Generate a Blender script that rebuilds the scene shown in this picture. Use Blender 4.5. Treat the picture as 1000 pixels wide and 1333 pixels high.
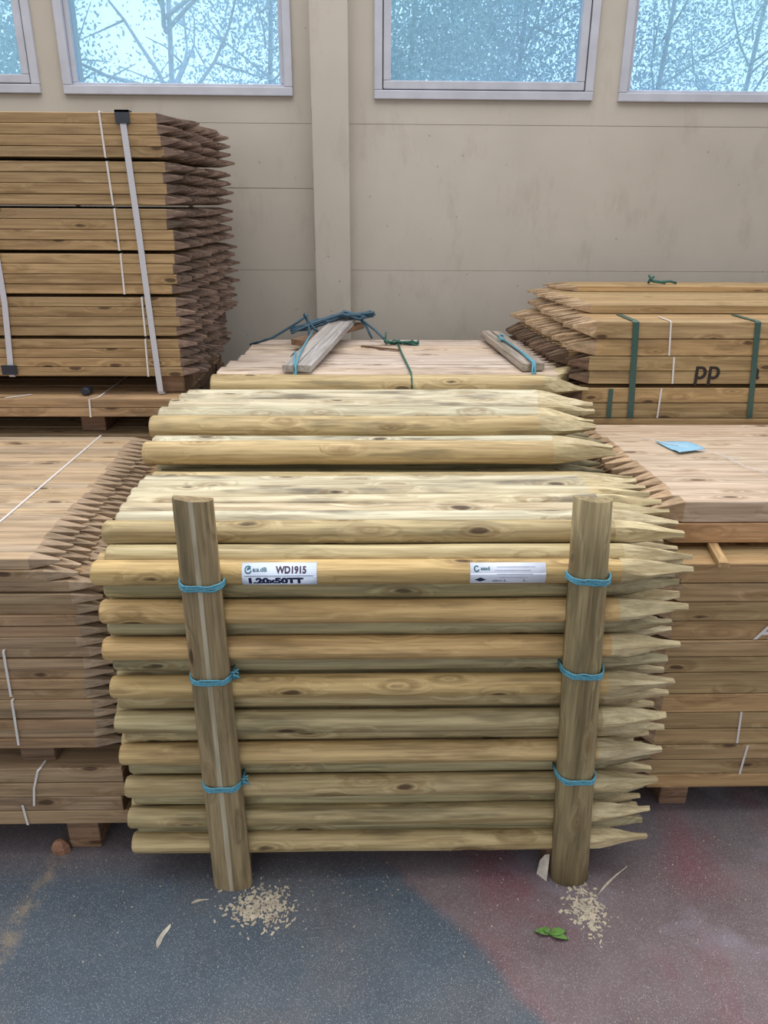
import bpy, bmesh, math, random
from mathutils import Vector, Matrix
from math import sin, cos, pi, radians
random.seed(7)
for o in list(bpy.data.objects): bpy.data.objects.remove(o)
S = bpy.context.scene
COL = S.collection

# ---------------- camera ----------------
pitch, yaw, roll = radians(22.0), radians(1.35), radians(0.35)
fwd = Vector((sin(yaw)*cos(pitch), cos(yaw)*cos(pitch), -sin(pitch)))
r0 = Vector((cos(yaw), -sin(yaw), 0)); u0 = r0.cross(fwd)
R_ = cos(roll)*r0 + sin(roll)*u0; U_ = -sin(roll)*r0 + cos(roll)*u0
cd = bpy.data.cameras.new('camera'); cam = bpy.data.objects.new('camera', cd); COL.objects.link(cam)
m = Matrix((R_, U_, -fwd)).transposed().to_4x4(); m.translation = Vector((0, 0, 1.545)); cam.matrix_world = m
cd.sensor_fit = 'VERTICAL'; cd.sensor_height = 24; cd.lens = 24*1000/1333; cd.clip_start = 0.05; cd.clip_end = 200
S.camera = cam

# ---------------- world, lights, exposure ----------------
W = bpy.data.worlds.new('World'); S.world = W; W.use_nodes = True
nt = W.node_tree; nt.nodes.clear()
wo = nt.nodes.new('ShaderNodeOutputWorld'); bg = nt.nodes.new('ShaderNodeBackground')
tc = nt.nodes.new('ShaderNodeTexCoord'); sx = nt.nodes.new('ShaderNodeSeparateXYZ')
rp = nt.nodes.new('ShaderNodeValToRGB')
nt.links.new(tc.outputs['Generated'], sx.inputs[0])
mr = nt.nodes.new('ShaderNodeMapRange'); mr.inputs[1].default_value = -1; mr.inputs[2].default_value = 1
nt.links.new(sx.outputs['Z'], mr.inputs[0]); nt.links.new(mr.outputs[0], rp.inputs[0])
cr = rp.color_ramp
cr.elements[0].position = 0.45; cr.elements[0].color = (0.20, 0.19, 0.19, 1)
cr.elements[1].position = 1.0; cr.elements[1].color = (0.95, 0.97, 1.0, 1)
e = cr.elements.new(0.51); e.color = (0.90, 0.95, 1.0, 1)
e = cr.elements.new(0.65); e.color = (0.80, 0.86, 0.93, 1)
nt.links.new(rp.outputs[0], bg.inputs[0])
m2 = nt.nodes.new('ShaderNodeMapRange'); m2.interpolation_type = 'SMOOTHSTEP'
for i_, v_ in ((1, -.6), (2, .5), (3, .56), (4, 1.95)): m2.inputs[i_].default_value = v_
nt.links.new(sx.outputs['Y'], m2.inputs[0]); nt.links.new(m2.outputs[0], bg.inputs[1])
nt.links.new(bg.outputs[0], wo.inputs[0])
def area(name, loc, rot, sx_, sy_, power, color):
    l = bpy.data.lights.new(name, 'AREA'); l.shape = 'RECTANGLE'; l.size = sx_; l.size_y = sy_; l.energy = power; l.color = color
    o = bpy.data.objects.new(name, l); o.location = loc; o.rotation_euler = rot; COL.objects.link(o); return o
area('rooflight_lamp', (0.0, 1.9, 4.4), (radians(6), 0, 0), 5.0, 1.8, 84, (1.0, 0.97, 0.93))
area('front_fill_lamp', (-1.5, -3.2, 2.6), (radians(72), 0, radians(-20)), 3.0, 2.4, 26, (1.0, 0.95, 0.88))  # unseen area lamp added behind the camera to light the front faces
S.view_settings.view_transform = 'Standard'; S.view_settings.look = 'None'
S.view_settings.gamma = 1; S.view_settings.use_curve_mapping = False
S.view_settings.exposure = 0.21

# ---------------- material helpers ----------------
class NT:
    def __init__(s, name):
        s.m = bpy.data.materials.new(name); s.m.use_nodes = True; s.t = s.m.node_tree
        s.b = s.t.nodes['Principled BSDF']; s.out = s.t.nodes['Material Output']
    def n(s, ty, **kw):
        x = s.t.nodes.new(ty)
        for k, v in kw.items(): setattr(x, k, v)
        return x
    def l(s, a, b): s.t.links.new(a, b)
    def mapping(s, vec, scale, loc=None):
        x = s.n('ShaderNodeMapping'); x.inputs['Scale'].default_value = scale
        if loc: x.inputs['Location'].default_value = loc
        s.l(vec, x.inputs['Vector']); return x.outputs[0]
    def noise(s, vec, scale, detail=3, rough=0.5, dist=0):
        x = s.n('ShaderNodeTexNoise'); x.inputs['Scale'].default_value = scale; x.inputs['Detail'].default_value = detail
        x.inputs['Roughness'].default_value = rough; x.inputs['Distortion'].default_value = dist
        s.l(vec, x.inputs['Vector']); return x.outputs[0]
    def ramp(s, fac, stops):
        x = s.n('ShaderNodeValToRGB'); c = x.color_ramp
        while len(c.elements) < len(stops): c.elements.new(0.5)
        for el, (p, col) in zip(c.elements, stops):
            el.position = p; el.color = (*col, 1) if len(col) == 3 else col
        s.l(fac, x.inputs[0]); return x.outputs[0]
    def mix(s, fac, a, b, mode='MIX'):
        x = s.n('ShaderNodeMix', data_type='RGBA', blend_type=mode)
        for i, v in ((0, fac), (6, a), (7, b)):
            if hasattr(v, 'is_linked') or isinstance(v, bpy.types.NodeSocket): s.l(v, x.inputs[i])
            else: x.inputs[i].default_value = v if not isinstance(v, tuple) or len(v) == 4 else (*v, 1)
        return x.outputs[2]
    def math(s, op, a, b=0.0, clamp=False):
        x = s.n('ShaderNodeMath', operation=op, use_clamp=clamp)
        for i, v in ((0, a), (1, b)):
            if isinstance(v, bpy.types.NodeSocket): s.l(v, x.inputs[i])
            else: x.inputs[i].default_value = v
        return x.outputs[0]
    def bump(s, h, strength=0.3, dist=0.002):
        x = s.n('ShaderNodeBump'); x.inputs['Strength'].default_value = strength; x.inputs['Distance'].default_value = dist
        s.l(h, x.inputs['Height']); s.l(x.outputs[0], s.b.inputs['Normal'])

def wood(name, lo, hi, tints, knots=True, stain=(0.10, 0.085, 0.05), stain_amt=0.5, rough=0.62, grain=1.0):
    N = NT(name)
    tcn = N.n('ShaderNodeTexCoord'); oi = N.n('ShaderNodeObjectInfo')
    rr = N.math('MULTIPLY', oi.outputs['Random'], 53.0)
    cx = N.n('ShaderNodeCombineXYZ'); N.l(rr, cx.inputs[0]); N.l(rr, cx.inputs[1]); 
    va = N.n('ShaderNodeVectorMath', operation='ADD'); N.l(tcn.outputs['Object'], va.inputs[0]); N.l(cx.outputs[0], va.inputs[1])
    v = va.outputs[0]
    # knots
    vk = N.mapping(v, (5.6, 17, 17)); dk = N.n('ShaderNodeTexNoise'); dk.inputs['Scale'].default_value = 3.5; dk.inputs['Detail'].default_value = 4; N.l(vk, dk.inputs['Vector'])
    vk2 = N.mix(0.16, vk, dk.outputs[1], 'ADD')
    vo = N.n('ShaderNodeTexVoronoi'); vo.inputs['Scale'].default_value = 1.0; N.l(vk2, vo.inputs['Vector'])
    kd = vo.outputs['Distance']
    # long grain, bent around the knots
    push = N.math('MULTIPLY', N.math('SUBTRACT', 0.45, kd, True), 1.0)
    g0 = N.mapping(v, (1.1*grain, 24, 24)); 
    cx2 = N.n('ShaderNodeCombineXYZ'); N.l(N.math('MULTIPLY', push, 2.2), cx2.inputs[1]); N.l(N.math('MULTIPLY', push, 2.2), cx2.inputs[2])
    va2 = N.n('ShaderNodeVectorMath', operation='ADD'); N.l(g0, va2.inputs[0]); N.l(cx2.outputs[0], va2.inputs[1])
    g = N.noise(va2.outputs[0], 2.2, 4, 0.6, 0.5)
    base = N.ramp(g, [(0.30, lo), (0.62, hi)])
    tint = N.ramp(oi.outputs['Random'], tints)
    base = N.mix(1.0, base, tint, 'MULTIPLY')
    # long soft stains
    sn = N.noise(N.mapping(v, (2.2, 14, 14)), 1.6, 3, 0.6)
    sf = N.ramp(sn, [(0.54, (0, 0, 0)), (0.68, (stain_amt,)*3)])
    base = N.mix(sf, base, stain)
    # fine dark checks
    fn = N.noise(N.mapping(v, (5, 160, 160)), 1.5, 2, 0.6)
    ff = N.ramp(fn, [(0.60, (0, 0, 0)), (0.72, (0.35,)*3)])
    base = N.mix(ff, base, tuple(c*0.55 for c in lo))
    if knots:
        kf = N.ramp(kd, [(0.09, (0.85,)*3), (0.15, (0, 0, 0))])
        base = N.mix(kf, base, (0.06, 0.028, 0.012))
        ring = N.ramp(kd, [(0.15, (0, 0, 0)), (0.19, (0.5,)*3), (0.30, (0, 0, 0))])
        base = N.mix(ring, base, (0.24, 0.14, 0.055))
    g2 = N.noise(N.mapping(v, (3.0, 95, 95)), 1.6, 3, 0.65)
    base = N.mix(1.0, base, N.ramp(g2, [(.32, (.74, .70, .64)), (.55, (1.0, 1.0, 1.0)), (.75, (1.12, 1.10, 1.06))]), 'MULTIPLY')
    N.l(base, N.b.inputs['Base Color']); N.b.inputs['Roughness'].default_value = rough
    N.b.inputs['Specular IOR Level'].default_value = 0.35
    N.bump(g, 0.35, 0.0015)
    return N.m

def plain(name, col, rough=0.6, metal=0.0, var=0.12, scale=60):
    N = NT(name); t = N.n('ShaderNodeTexCoord'); q = N.noise(t.outputs['Object'], scale, 3)
    c = N.ramp(q, [(0.3, tuple(max(0, x*(1-var)) for x in col)), (0.7, tuple(min(1, x*(1+var)) for x in col))])
    N.l(c, N.b.inputs['Base Color']); N.b.inputs['Roughness'].default_value = rough; N.b.inputs['Metallic'].default_value = metal
    return N.m

M = {}
rt = [(0.0, (1.0, .98, .94)), (0.3, (.93, .97, .95)), (0.55, (1.05, .96, .86)), (0.8, (.82, .84, .80)), (1.0, (1.0, .96, .86))]
M['round'] = wood('treated_pine', (0.34, 0.25, 0.125), (0.63, 0.51, 0.30), rt, stain=(.13, .11, .06), stain_amt=.55)
M['round_tan'] = wood('tan_pine', (0.43, 0.29, 0.125), (0.72, 0.52, 0.265), [(0, (1, 1, 1)), (.5, (.95, .95, .85)), (1, (1.05, .97, .9))], stain=(.20, .13, .06), stain_amt=.5)
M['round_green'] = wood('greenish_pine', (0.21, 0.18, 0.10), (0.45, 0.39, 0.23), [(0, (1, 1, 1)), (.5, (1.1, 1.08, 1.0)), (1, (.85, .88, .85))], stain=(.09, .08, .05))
M['round_pale'] = wood('toplit_pine', (0.42, 0.35, 0.24), (0.76, 0.69, 0.53), rt, stain=(.17, .145, .11), stain_amt=.85)  # paler pine for the upper stakes, daylight on them put into the colour
M['tip'] = wood('cut_pine', (0.42, 0.33, 0.19), (0.70, 0.60, 0.40), [(0, (1, 1, 1)), (.5, (.8, .78, .7)), (1, (1.1, 1.08, 1.0))], knots=False, stain_amt=.3)
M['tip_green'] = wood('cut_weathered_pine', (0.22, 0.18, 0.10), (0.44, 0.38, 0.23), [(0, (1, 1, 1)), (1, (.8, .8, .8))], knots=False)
M['post'] = wood('post_wood', (0.20, 0.148, 0.080), (0.39, 0.295, 0.165), [(0, (1, 1, 1)), (1, (.95, 1, .95))], stain=(.14, .11, .06), stain_amt=.6)
M['post_pale'] = wood('pale_ridge_wood', (0.38, 0.32, 0.22), (0.55, 0.48, 0.36), [(0, (1, 1, 1)), (1, (1, 1, 1))], knots=False)
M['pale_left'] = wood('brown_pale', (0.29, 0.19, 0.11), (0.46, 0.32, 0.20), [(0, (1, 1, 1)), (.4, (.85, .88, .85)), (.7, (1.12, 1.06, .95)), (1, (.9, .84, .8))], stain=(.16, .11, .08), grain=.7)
M['pale_left_top'] = wood('toplit_pale', (0.36, 0.26, 0.17), (0.58, 0.45, 0.32), [(0, (1, 1, 1)), (.4, (.9, .92, .95)), (.7, (1.1, 1.05, .95)), (1, (.92, .88, .84))], stain=(.2, .15, .11), grain=.7)  # lighter copy of the brown pale, with light from above painted in
M['tip_left'] = wood('cut_pale', (0.33, 0.23, 0.15), (0.54, 0.40, 0.28), [(0, (1, 1, 1)), (1, (.75, .75, .75))], knots=False)
M['pale_tall'] = wood('golden_pale', (0.31, 0.20, 0.10), (0.49, 0.345, 0.185), [(0, (1, 1, 1)), (.35, (.82, .8, .78)), (.7, (1.1, 1.05, 1)), (1, (.92, .88, .84))], stain=(.2, .12, .06), grain=.7)
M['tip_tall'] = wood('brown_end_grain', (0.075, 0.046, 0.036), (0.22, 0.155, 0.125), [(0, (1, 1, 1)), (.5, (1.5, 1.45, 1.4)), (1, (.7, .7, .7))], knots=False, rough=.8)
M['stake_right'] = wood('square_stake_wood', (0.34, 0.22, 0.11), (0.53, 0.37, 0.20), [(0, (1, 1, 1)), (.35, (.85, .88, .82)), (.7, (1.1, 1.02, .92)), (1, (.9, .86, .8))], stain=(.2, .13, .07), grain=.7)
M['stake_right_top'] = wood('toplit_square_stake_wood', (0.42, 0.32, 0.22), (0.64, 0.52, 0.40), [(0, (1, 1, 1)), (.5, (1.05, 1, 1)), (1, (.9, .9, .92))], stain=(.4, .27, .18), stain_amt=.4, grain=.7)  # whiter copy of the stake wood, sky shine on the top row painted in
M['tip_right'] = wood('cut_square_stake', (0.36, 0.22, 0.12), (0.62, 0.44, 0.28), [(0, (1, 1, 1)), (1, (.7, .7, .7))], knots=False)
M['bark_end'] = wood('dark_end_wood', (0.10, 0.055, 0.035), (0.24, 0.15, 0.10), [(0, (1, 1, 1)), (1, (.6, .6, .6))], knots=False, rough=.85)
M['rail'] = wood('flat_top_rail', (0.50, 0.38, 0.29), (0.74, 0.62, 0.52), [(0, (1, 1, 1)), (.5, (.92, .93, 1)), (1, (1.03, .98, .9))], stain=(.22, .17, .13), stain_amt=.7)
M['batten'] = wood('grey_batten', (0.33, 0.31, 0.31), (0.52, 0.50, 0.50), [(0, (1, 1, 1)), (1, (.95, .9, .85))], knots=False, stain_amt=.3)
M['batten_brown'] = wood('brown_batten', (0.30, 0.24, 0.20), (0.50, 0.43, 0.37), [(0, (1, 1, 1)), (1, (.9, .9, .9))], knots=False)
M['block'] = wood('bearer_wood', (0.12, 0.07, 0.045), (0.27, 0.17, 0.11), [(0, (1, 1, 1)), (1, (1.3, 1.25, 1.2))], rough=.8)
M['stake_orange'] = wood('orange_wood', (0.44, 0.24, 0.11), (0.62, 0.38, 0.2), [(0, (1, 1, 1)), (1, (.95, .95, .95))], knots=False)
M['twine_blue'] = plain('blue_twine', (0.10, 0.32, 0.42), .5, scale=300, var=.3)
M['twine_dark'] = plain('dark_blue_twine', (0.05, 0.11, 0.16), .6, scale=300, var=.3)
M['twine_green'] = plain('green_twine', (0.03, 0.12, 0.09), .5, scale=300, var=.3)
M['strap_green'] = plain('green_strap', (0.045, 0.10, 0.085), .35, scale=200)
M['strap_white'] = plain('white_strap', (0.56, 0.55, 0.60), .4, scale=200, var=.05)
M['band_white'] = plain('thin_white_band', (0.72, 0.68, 0.66), .5, scale=200, var=.05)
M['plastic_dark'] = plain('dark_plastic', (0.02, 0.025, 0.04), .4)
M['paper'] = plain('label_paper', (0.62, 0.70, 0.86), .5, var=.04)
M['paper_white'] = plain('label_paper_plain', (0.70, 0.74, 0.86), .5, var=.04)
M['paper_blue'] = plain('blue_paper', (0.28, 0.50, 0.66), .55, var=.06)
M['ink'] = plain('navy_ink', (0.012, 0.016, 0.07), .6)
M['ink_soft'] = plain('red_brown_ink', (0.07, 0.03, 0.06), .6)
M['ink_teal'] = plain('teal_ink', (0.02, 0.13, 0.16), .6)
M['ink_faint'] = plain('faint_ink', (0.33, 0.37, 0.50), .6)
M['marker'] = plain('black_marker', (0.02, 0.012, 0.012), .7)
M['frame_white'] = plain('white_window_frame', (0.48, 0.49, 0.56), .45, var=.08, scale=14)
M['gasket'] = plain('gasket_and_crack_black', (0.05, 0.05, 0.06), .6)
M['sawdust'] = plain('sawdust', (0.50, 0.43, 0.33), .9, var=.25)
M['chip'] = plain('pale_wood_sliver', (0.62, 0.56, 0.47), .8, var=.2)
M['chip_brown'] = plain('brown_wood_chunk', (0.30, 0.15, 0.09), .8, var=.3)
M['leaf_green'] = plain('green_leaf', (0.12, 0.26, 0.05), .6, var=.3)

# wall paint
def wall_mat():
    N = NT('wall_paint'); t = N.n('ShaderNodeTexCoord'); v = t.outputs['Object']
    a = N.noise(v, 1.3, 4, .6); base = N.ramp(a, [(.3, (.435, .39, .335)), (.7, (.525, .475, .415))])
    d = N.noise(N.mapping(v, (3, 3, 1.2)), 3, 5, .7)
    base = N.mix(N.ramp(d, [(.54, (0,)*3), (.8, (.5,)*3)]), base, (.30, .25, .20))
    s = N.n('ShaderNodeTexVoronoi'); s.inputs['Scale'].default_value = 11; N.l(v, s.inputs['Vector'])
    base = N.mix(N.ramp(s.outputs['Distance'], [(.035, (.5,)*3), (.06, (0,)*3)]), base, (.20, .17, .14))
    N.l(base, N.b.inputs['Base Color']); N.b.inputs['Roughness'].default_value = .75
    N.bump(N.noise(v, 90, 3), .15, .001); return N.m
M['wall'] = wall_mat()
def floor_mat():
    N = NT('painted_tarmac'); t = N.n('ShaderNodeTexCoord'); v = t.outputs['Object']
    w = N.noise(v, 3, 3); wob = N.math('MULTIPLY', N.math('SUBTRACT', w, .5), .13)
    s = N.n('ShaderNodeSeparateXYZ'); N.l(v, s.inputs[0]); X, Y = s.outputs[0], s.outputs[1]
    def line(x0, y0, x1, y1, soft, wobble=wob):   # positive to the right of the line p0->p1
        dx, dy = x1-x0, y1-y0; L = math.hypot(dx, dy)
        a = N.math('MULTIPLY', N.math('SUBTRACT', X, x0), dy/L); b = N.math('MULTIPLY', N.math('SUBTRACT', Y, y0), -dx/L)
        q = N.math('ADD', N.math('ADD', a, b), wobble)
        return N.math('MULTIPLY', N.math('ADD', q, soft/2), 1/soft, True)
    grey = N.ramp(N.noise(v, 6, 4, .7), [(.3, (.075, .08, .095)), (.7, (.13, .13, .14))])
    blue = N.ramp(N.noise(v, 5, 4, .7), [(.3, (.05, .07, .095)), (.7, (.075, .105, .14))])
    red = N.ramp(N.noise(v, 4, 4, .7), [(.3, (.12, .08, .085)), (.7, (.19, .14, .145))])
    base = N.mix(N.ramp(N.noise(v, 2.2, 3), [(.38, (0,)*3), (.55, (1,)*3)]), grey, blue)
    right = line(.408, 1.0, 0.04, 1.46, .03)          # right of the diagonal edge
    base = N.mix(right, base, red)
    back = line(-1.0, 1.40, -.2, 1.42, -.12) 
    b2 = N.math('MULTIPLY', N.math('SUBTRACT', Y, 1.40), 9, True)
    base = N.mix(b2, base, N.mix(.45, red, grey))
    # worn crimson streak on the right, plus a painted-in whitish violet shine
    cr1 = N.math('MULTIPLY', N.ramp(N.noise(N.mapping(v, (2.2, 1.1, 1)), 2.0, 3), [(.5, (0,)*3), (.66, (.65,)*3)]), right)
    base = N.mix(cr1, base, (.20, .065, .085))
    shine = N.math('MULTIPLY', N.ramp(N.noise(N.mapping(v, (1.4, 2.2, 1), (3, 5, 0)), 2.0, 3), [(.54, (0,)*3), (.7, (.7,)*3)]), right)
    base = N.mix(shine, base, (.30, .28, .34))
    # old yellow line
    yl = N.math('MULTIPLY', line(-.835, 1.2, -.79, 1.7, .03), N.math('SUBTRACT', 1.0, line(-.80, 1.2, -.755, 1.7, .03)), True)
    yl = N.math('MULTIPLY', yl, N.ramp(N.noise(v, 25, 4, .7), [(.42, (0,)*3), (.6, (.7,)*3)]), True)
    base = N.mix(yl, base, (.30, .23, .15))
    # stone specks
    for sc, th, col, am in ((210, .27, (.36, .36, .38), .6), (420, .3, (.33, .33, .35), .5), (110, .09, (.42, .42, .42), .6), (330, .30, (.03, .03, .04), .6)):
        vo = N.n('ShaderNodeTexVoronoi'); vo.inputs['Scale'].default_value = sc; N.l(v, vo.inputs['Vector'])
        base = N.mix(N.ramp(vo.outputs['Distance'], [(th*.7, (am,)*3), (th, (0,)*3)]), base, col)
    N.l(base, N.b.inputs['Base Color']); N.b.inputs['Roughness'].default_value = .7
    N.bump(N.noise(v, 260, 3), .5, .002); return N.m
M['floor'] = floor_mat()
def glass_mat():
    N = NT('tinted_pane'); tr = N.n('ShaderNodeBsdfTransparent'); tr.inputs[0].default_value = (.74, .90, 1, 1)
    gl = N.n('ShaderNodeBsdfGlossy'); gl.inputs['Roughness'].default_value = .08; gl.inputs['Color'].default_value = (.8, .9, 1, 1)
    mx = N.n('ShaderNodeMixShader'); mx.inputs[0].default_value = .05
    N.l(tr.outputs[0], mx.inputs[1]); N.l(gl.outputs[0], mx.inputs[2]); df = N.n('ShaderNodeBsdfTranslucent'); df.inputs[0].default_value = (.62, .80, .98, 1)      # translucent film added to haze and brighten the view outside
    m2_ = N.n('ShaderNodeMixShader'); m2_.inputs[0].default_value = .25; N.l(mx.outputs[0], m2_.inputs[1]); N.l(df.outputs[0], m2_.inputs[2])
    N.l(m2_.outputs[0], N.out.inputs[0]); return N.m
M['glass'] = glass_mat()
def leaf_mat(name, c1, c2):
    N = NT(name); g = N.n('ShaderNodeTexCoord'); q = N.noise(g.outputs['Object'], 5, 4, .7)
    c = N.ramp(q, [(.35, c1), (.65, c2)]); N.l(c, N.b.inputs['Base Color']); N.b.inputs['Roughness'].default_value = .5
    t = N.n('ShaderNodeBsdfTranslucent'); N.l(c, t.inputs[0]); mx = N.n('ShaderNodeMixShader'); mx.inputs[0].default_value = .4
    N.l(N.b.outputs[0], mx.inputs[1]); N.l(t.outputs[0], mx.inputs[2]); N.l(mx.outputs[0], N.out.inputs[0]); return N.m
M['leaf_blue'] = leaf_mat('blue_green_foliage', (.30, .46, .58), (.72, .88, .95))
M['leaf_mid'] = leaf_mat('soft_green_foliage', (.34, .52, .54), (.78, .92, .84))
M['trunk'] = plain('tree_bark', (.55, .58, .62), .8, var=.3, scale=8)
M['grass'] = plain('outdoor_grass', (.16, .22, .10), .9, var=.3, scale=3)

# ---------------- mesh helpers ----------------
class MB:
    def __init__(s): s.v = []; s.f = []; s.mi = []; s.sm = []
    def face(s, idx, mi=0, sm=False): s.f.append(idx); s.mi.append(mi); s.sm.append(sm)
    def box(s, x0, x1, y0, y1, z0, z1, mi=0, rot=None):
        b = len(s.v); pts = [(x, y, z) for z in (z0, z1) for y in (y0, y1) for x in (x0, x1)]
        if rot:
            c = Vector(((x0+x1)/2, (y0+y1)/2, (z0+z1)/2)); pts = [tuple(c + rot @ (Vector(p)-c)) for p in pts]
        s.v += pts
        for q in ((0, 2, 3, 1), (4, 5, 7, 6), (0, 1, 5, 4), (2, 6, 7, 3), (1, 3, 7, 5), (0, 4, 6, 2)): s.face([b+i for i in q], mi)
    def rings(s, rings, mi=0, sm=True, cap0=True, cap1=True, capmi=None, rmi=None, rsm=None):
        b = len(s.v); n = len(rings[0])
        for r in rings: s.v += [tuple(p) for p in r]
        for k in range(len(rings)-1):
            for i in range(n):
                j = (i+1) % n
                s.face([b+k*n+i, b+k*n+j, b+(k+1)*n+j, b+(k+1)*n+i], rmi[k] if rmi else mi, rsm[k] if rsm else sm)
        if cap0: s.face([b+i for i in range(n)][::-1], mi if capmi is None else capmi)
        if cap1: s.face([b+(len(rings)-1)*n+i for i in range(n)], mi if capmi is None else capmi)
    def tube(s, pts, r, n=6, mi=0, taper=None):
        pts = [Vector(p) for p in pts]; rings = []
        for i, p in enumerate(pts):
            t = (pts[min(i+1, len(pts)-1)] - pts[max(i-1, 0)]).normalized()
            a = t.cross(Vector((0, 0, 1)));
            if a.length < .1: a = t.cross(Vector((0, 1, 0)))
            a.normalize(); c = t.cross(a); rr = r if taper is None else r*(1-(1-taper)*i/(len(pts)-1))
            rings.append([p + a*rr*cos(2*pi*k/n) + c*rr*sin(2*pi*k/n) for k in range(n)])
        s.rings(rings, mi)
    def ribbon(s, pts, wdir, w, th, mi=0):
        """flat band of thickness th following pts, width along wdir"""
        pts = [Vector(p) for p in pts]; wd = Vector(wdir).normalized(); rings = []
        for i, p in enumerate(pts):
            t = (pts[min(i+1, len(pts)-1)] - pts[max(i-1, 0)]).normalized(); nn = t.cross(wd).normalized()
            rings.append([p+wd*w/2+nn*th/2, p-wd*w/2+nn*th/2, p-wd*w/2-nn*th/2, p+wd*w/2-nn*th/2])
        s.rings(rings, mi, sm=False)
    def mesh(s, name, mats):
        me = bpy.data.meshes.new(name); me.from_pydata(s.v, [], s.f); 
        for mt in (mats if isinstance(mats, (list, tuple)) else [mats]): me.materials.append(mt)
        me.polygons.foreach_set('material_index', s.mi); me.polygons.foreach_set('use_smooth', s.sm); me.update()
        return me
def link(name, me, parent=None, loc=None):
    o = bpy.data.objects.new(name, me); COL.objects.link(o)
    if loc: o.location = loc
    if parent: o.parent = parent
    return o
def tag(o, label=None, cat=None, group=None, kind=None):
    if label: o['label'] = label
    if cat: o['category'] = cat
    if group: o['group'] = group
    if kind: o['kind'] = kind
    return o
def build(name, mb, mats, parent=None): return link(name, mb.mesh(name, mats), parent)
ORD = ['', 'first', 'second', 'third', 'fourth', 'fifth', 'sixth', 'seventh', 'eighth', 'ninth', 'tenth', 'eleventh', 'twelfth', 'thirteenth', 'fourteenth', 'fifteenth', 'sixteenth', 'seventeenth', 'eighteenth', 'nineteenth', 'twentieth', 'twenty-first', 'twenty-second', 'twenty-third', 'twenty-fourth', 'twenty-fifth']

# ---------------- setting ----------------
mb = MB(); mb.box(-6, 6, -4, 3.45, -.1, 0); tag(build('floor', mb, M['floor']), kind='structure')
mb = MB(); mb.box(-30, 30, 3.75, 40, -.3, -.05); tag(build('trim_9', mb, M['grass']), kind='structure')
YW = 3.45
wins = [(-2.16, -1.275, 1.931), (-1.185, -.289, 1.929), (.032, .902, 1.922), (1.005, 1.90, 1.920)]
mb = MB()
mb.box(-6, 6, YW-.0005, YW+.25, 0, 1.91)
seg = [(-6, -.214), (-.068, 6)]
for (a, b) in seg:
    mb.box(a, b, YW-.004, YW+.004, 0, 1.270)
    mb.box(a, b, YW-.0025, YW+.004, 1.2725, 1.8325 if a > -1 else 1.592)
    if a < -1: mb.box(a, b, YW-.003, YW+.004, 1.595, 1.8325)
    mb.box(a, b, YW-.003, YW+.004, 1.8345, 1.91)
edges = [-6] + [q for w in wins for q in w[:2]] + [6]
for i in range(0, len(edges), 2): mb.box(edges[i], edges[i+1], YW-.003, YW+.25, 1.91, 3.6)
for w in wins:
    mb.box(w[0], w[1], YW-.003, YW+.25, 1.91, w[2]); mb.box(w[0], w[1], YW-.003, YW+.25, 2.85, 3.6)
tag(build('wall_back', mb, M['wall']), kind='structure')
mb = MB(); mb.box(-.214, -.068, YW-.08, YW+.01, 0, 3.6)
o = build('trim_1', mb, M['wall']); tag(o, kind='structure')
bv = o.modifiers.new('bevel', 'BEVEL'); bv.width = .004; bv.segments = 2
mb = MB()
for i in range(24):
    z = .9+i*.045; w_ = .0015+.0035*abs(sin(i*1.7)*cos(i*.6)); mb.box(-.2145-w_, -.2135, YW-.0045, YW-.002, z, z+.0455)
tag(build('crack_shade', mb, M['gasket']), kind='structure')  # thin dark strip standing in for the shaded crack left of the pilaster
def window(n, x0, x1, z0, sash, pane):
    z1 = 2.85; r = tag(link('window_%d' % n, None), kind='structure'); r.location = (x0, YW, z0)
    def fr(name, a, b, c, d, w, y0, y1, mat, wb=None):
        q = MB(); wb = wb or w
        q.box(a, b, y0, y1, c, c+wb); q.box(a, b, y0, y1, d-w, d); q.box(a, a+w, y0, y1, c+wb, d-w); q.box(b-w, b, y0, y1, c+wb, d-w)
        q.v = [(x-x0, y-YW, z-z0) for x, y, z in q.v]
        o = build(name, q, mat, r); bb = o.modifiers.new('bevel', 'BEVEL'); bb.width = .003; bb.segments = 2
    fr('window_frame', x0, x1, z0, z1, .032, YW-.018, YW+.07, M['frame_white'])
    a, b, c, d = x0+.032, x1-.032, z0+.032, z1-.032
    if sash:
        fr('gasket', a, b, c, d, .004, YW-.006, YW+.05, M['gasket'])
        a += .004; b -= .004; c += .004; d -= .004
        fr('sash', a, b, c, d, .030, YW-.012, YW+.05, M['frame_white']); a += .03; b -= .03; c += .03; d -= .03
    else:
        fr('glazing_bead', a, b, c, d, .018, YW+.005, YW+.05, M['frame_white'], .012); a += .018; b -= .018; c += .012; d -= .018
    q = MB(); q.box(a-x0, b-x0, .03, .036, c-z0, d-z0); build('pane', q, M['glass'], r)
window(1, *wins[0], True, 0); window(2, *wins[1], False, 0); window(3, *wins[2], True, 0); window(4, *wins[3], False, 0)

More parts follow.
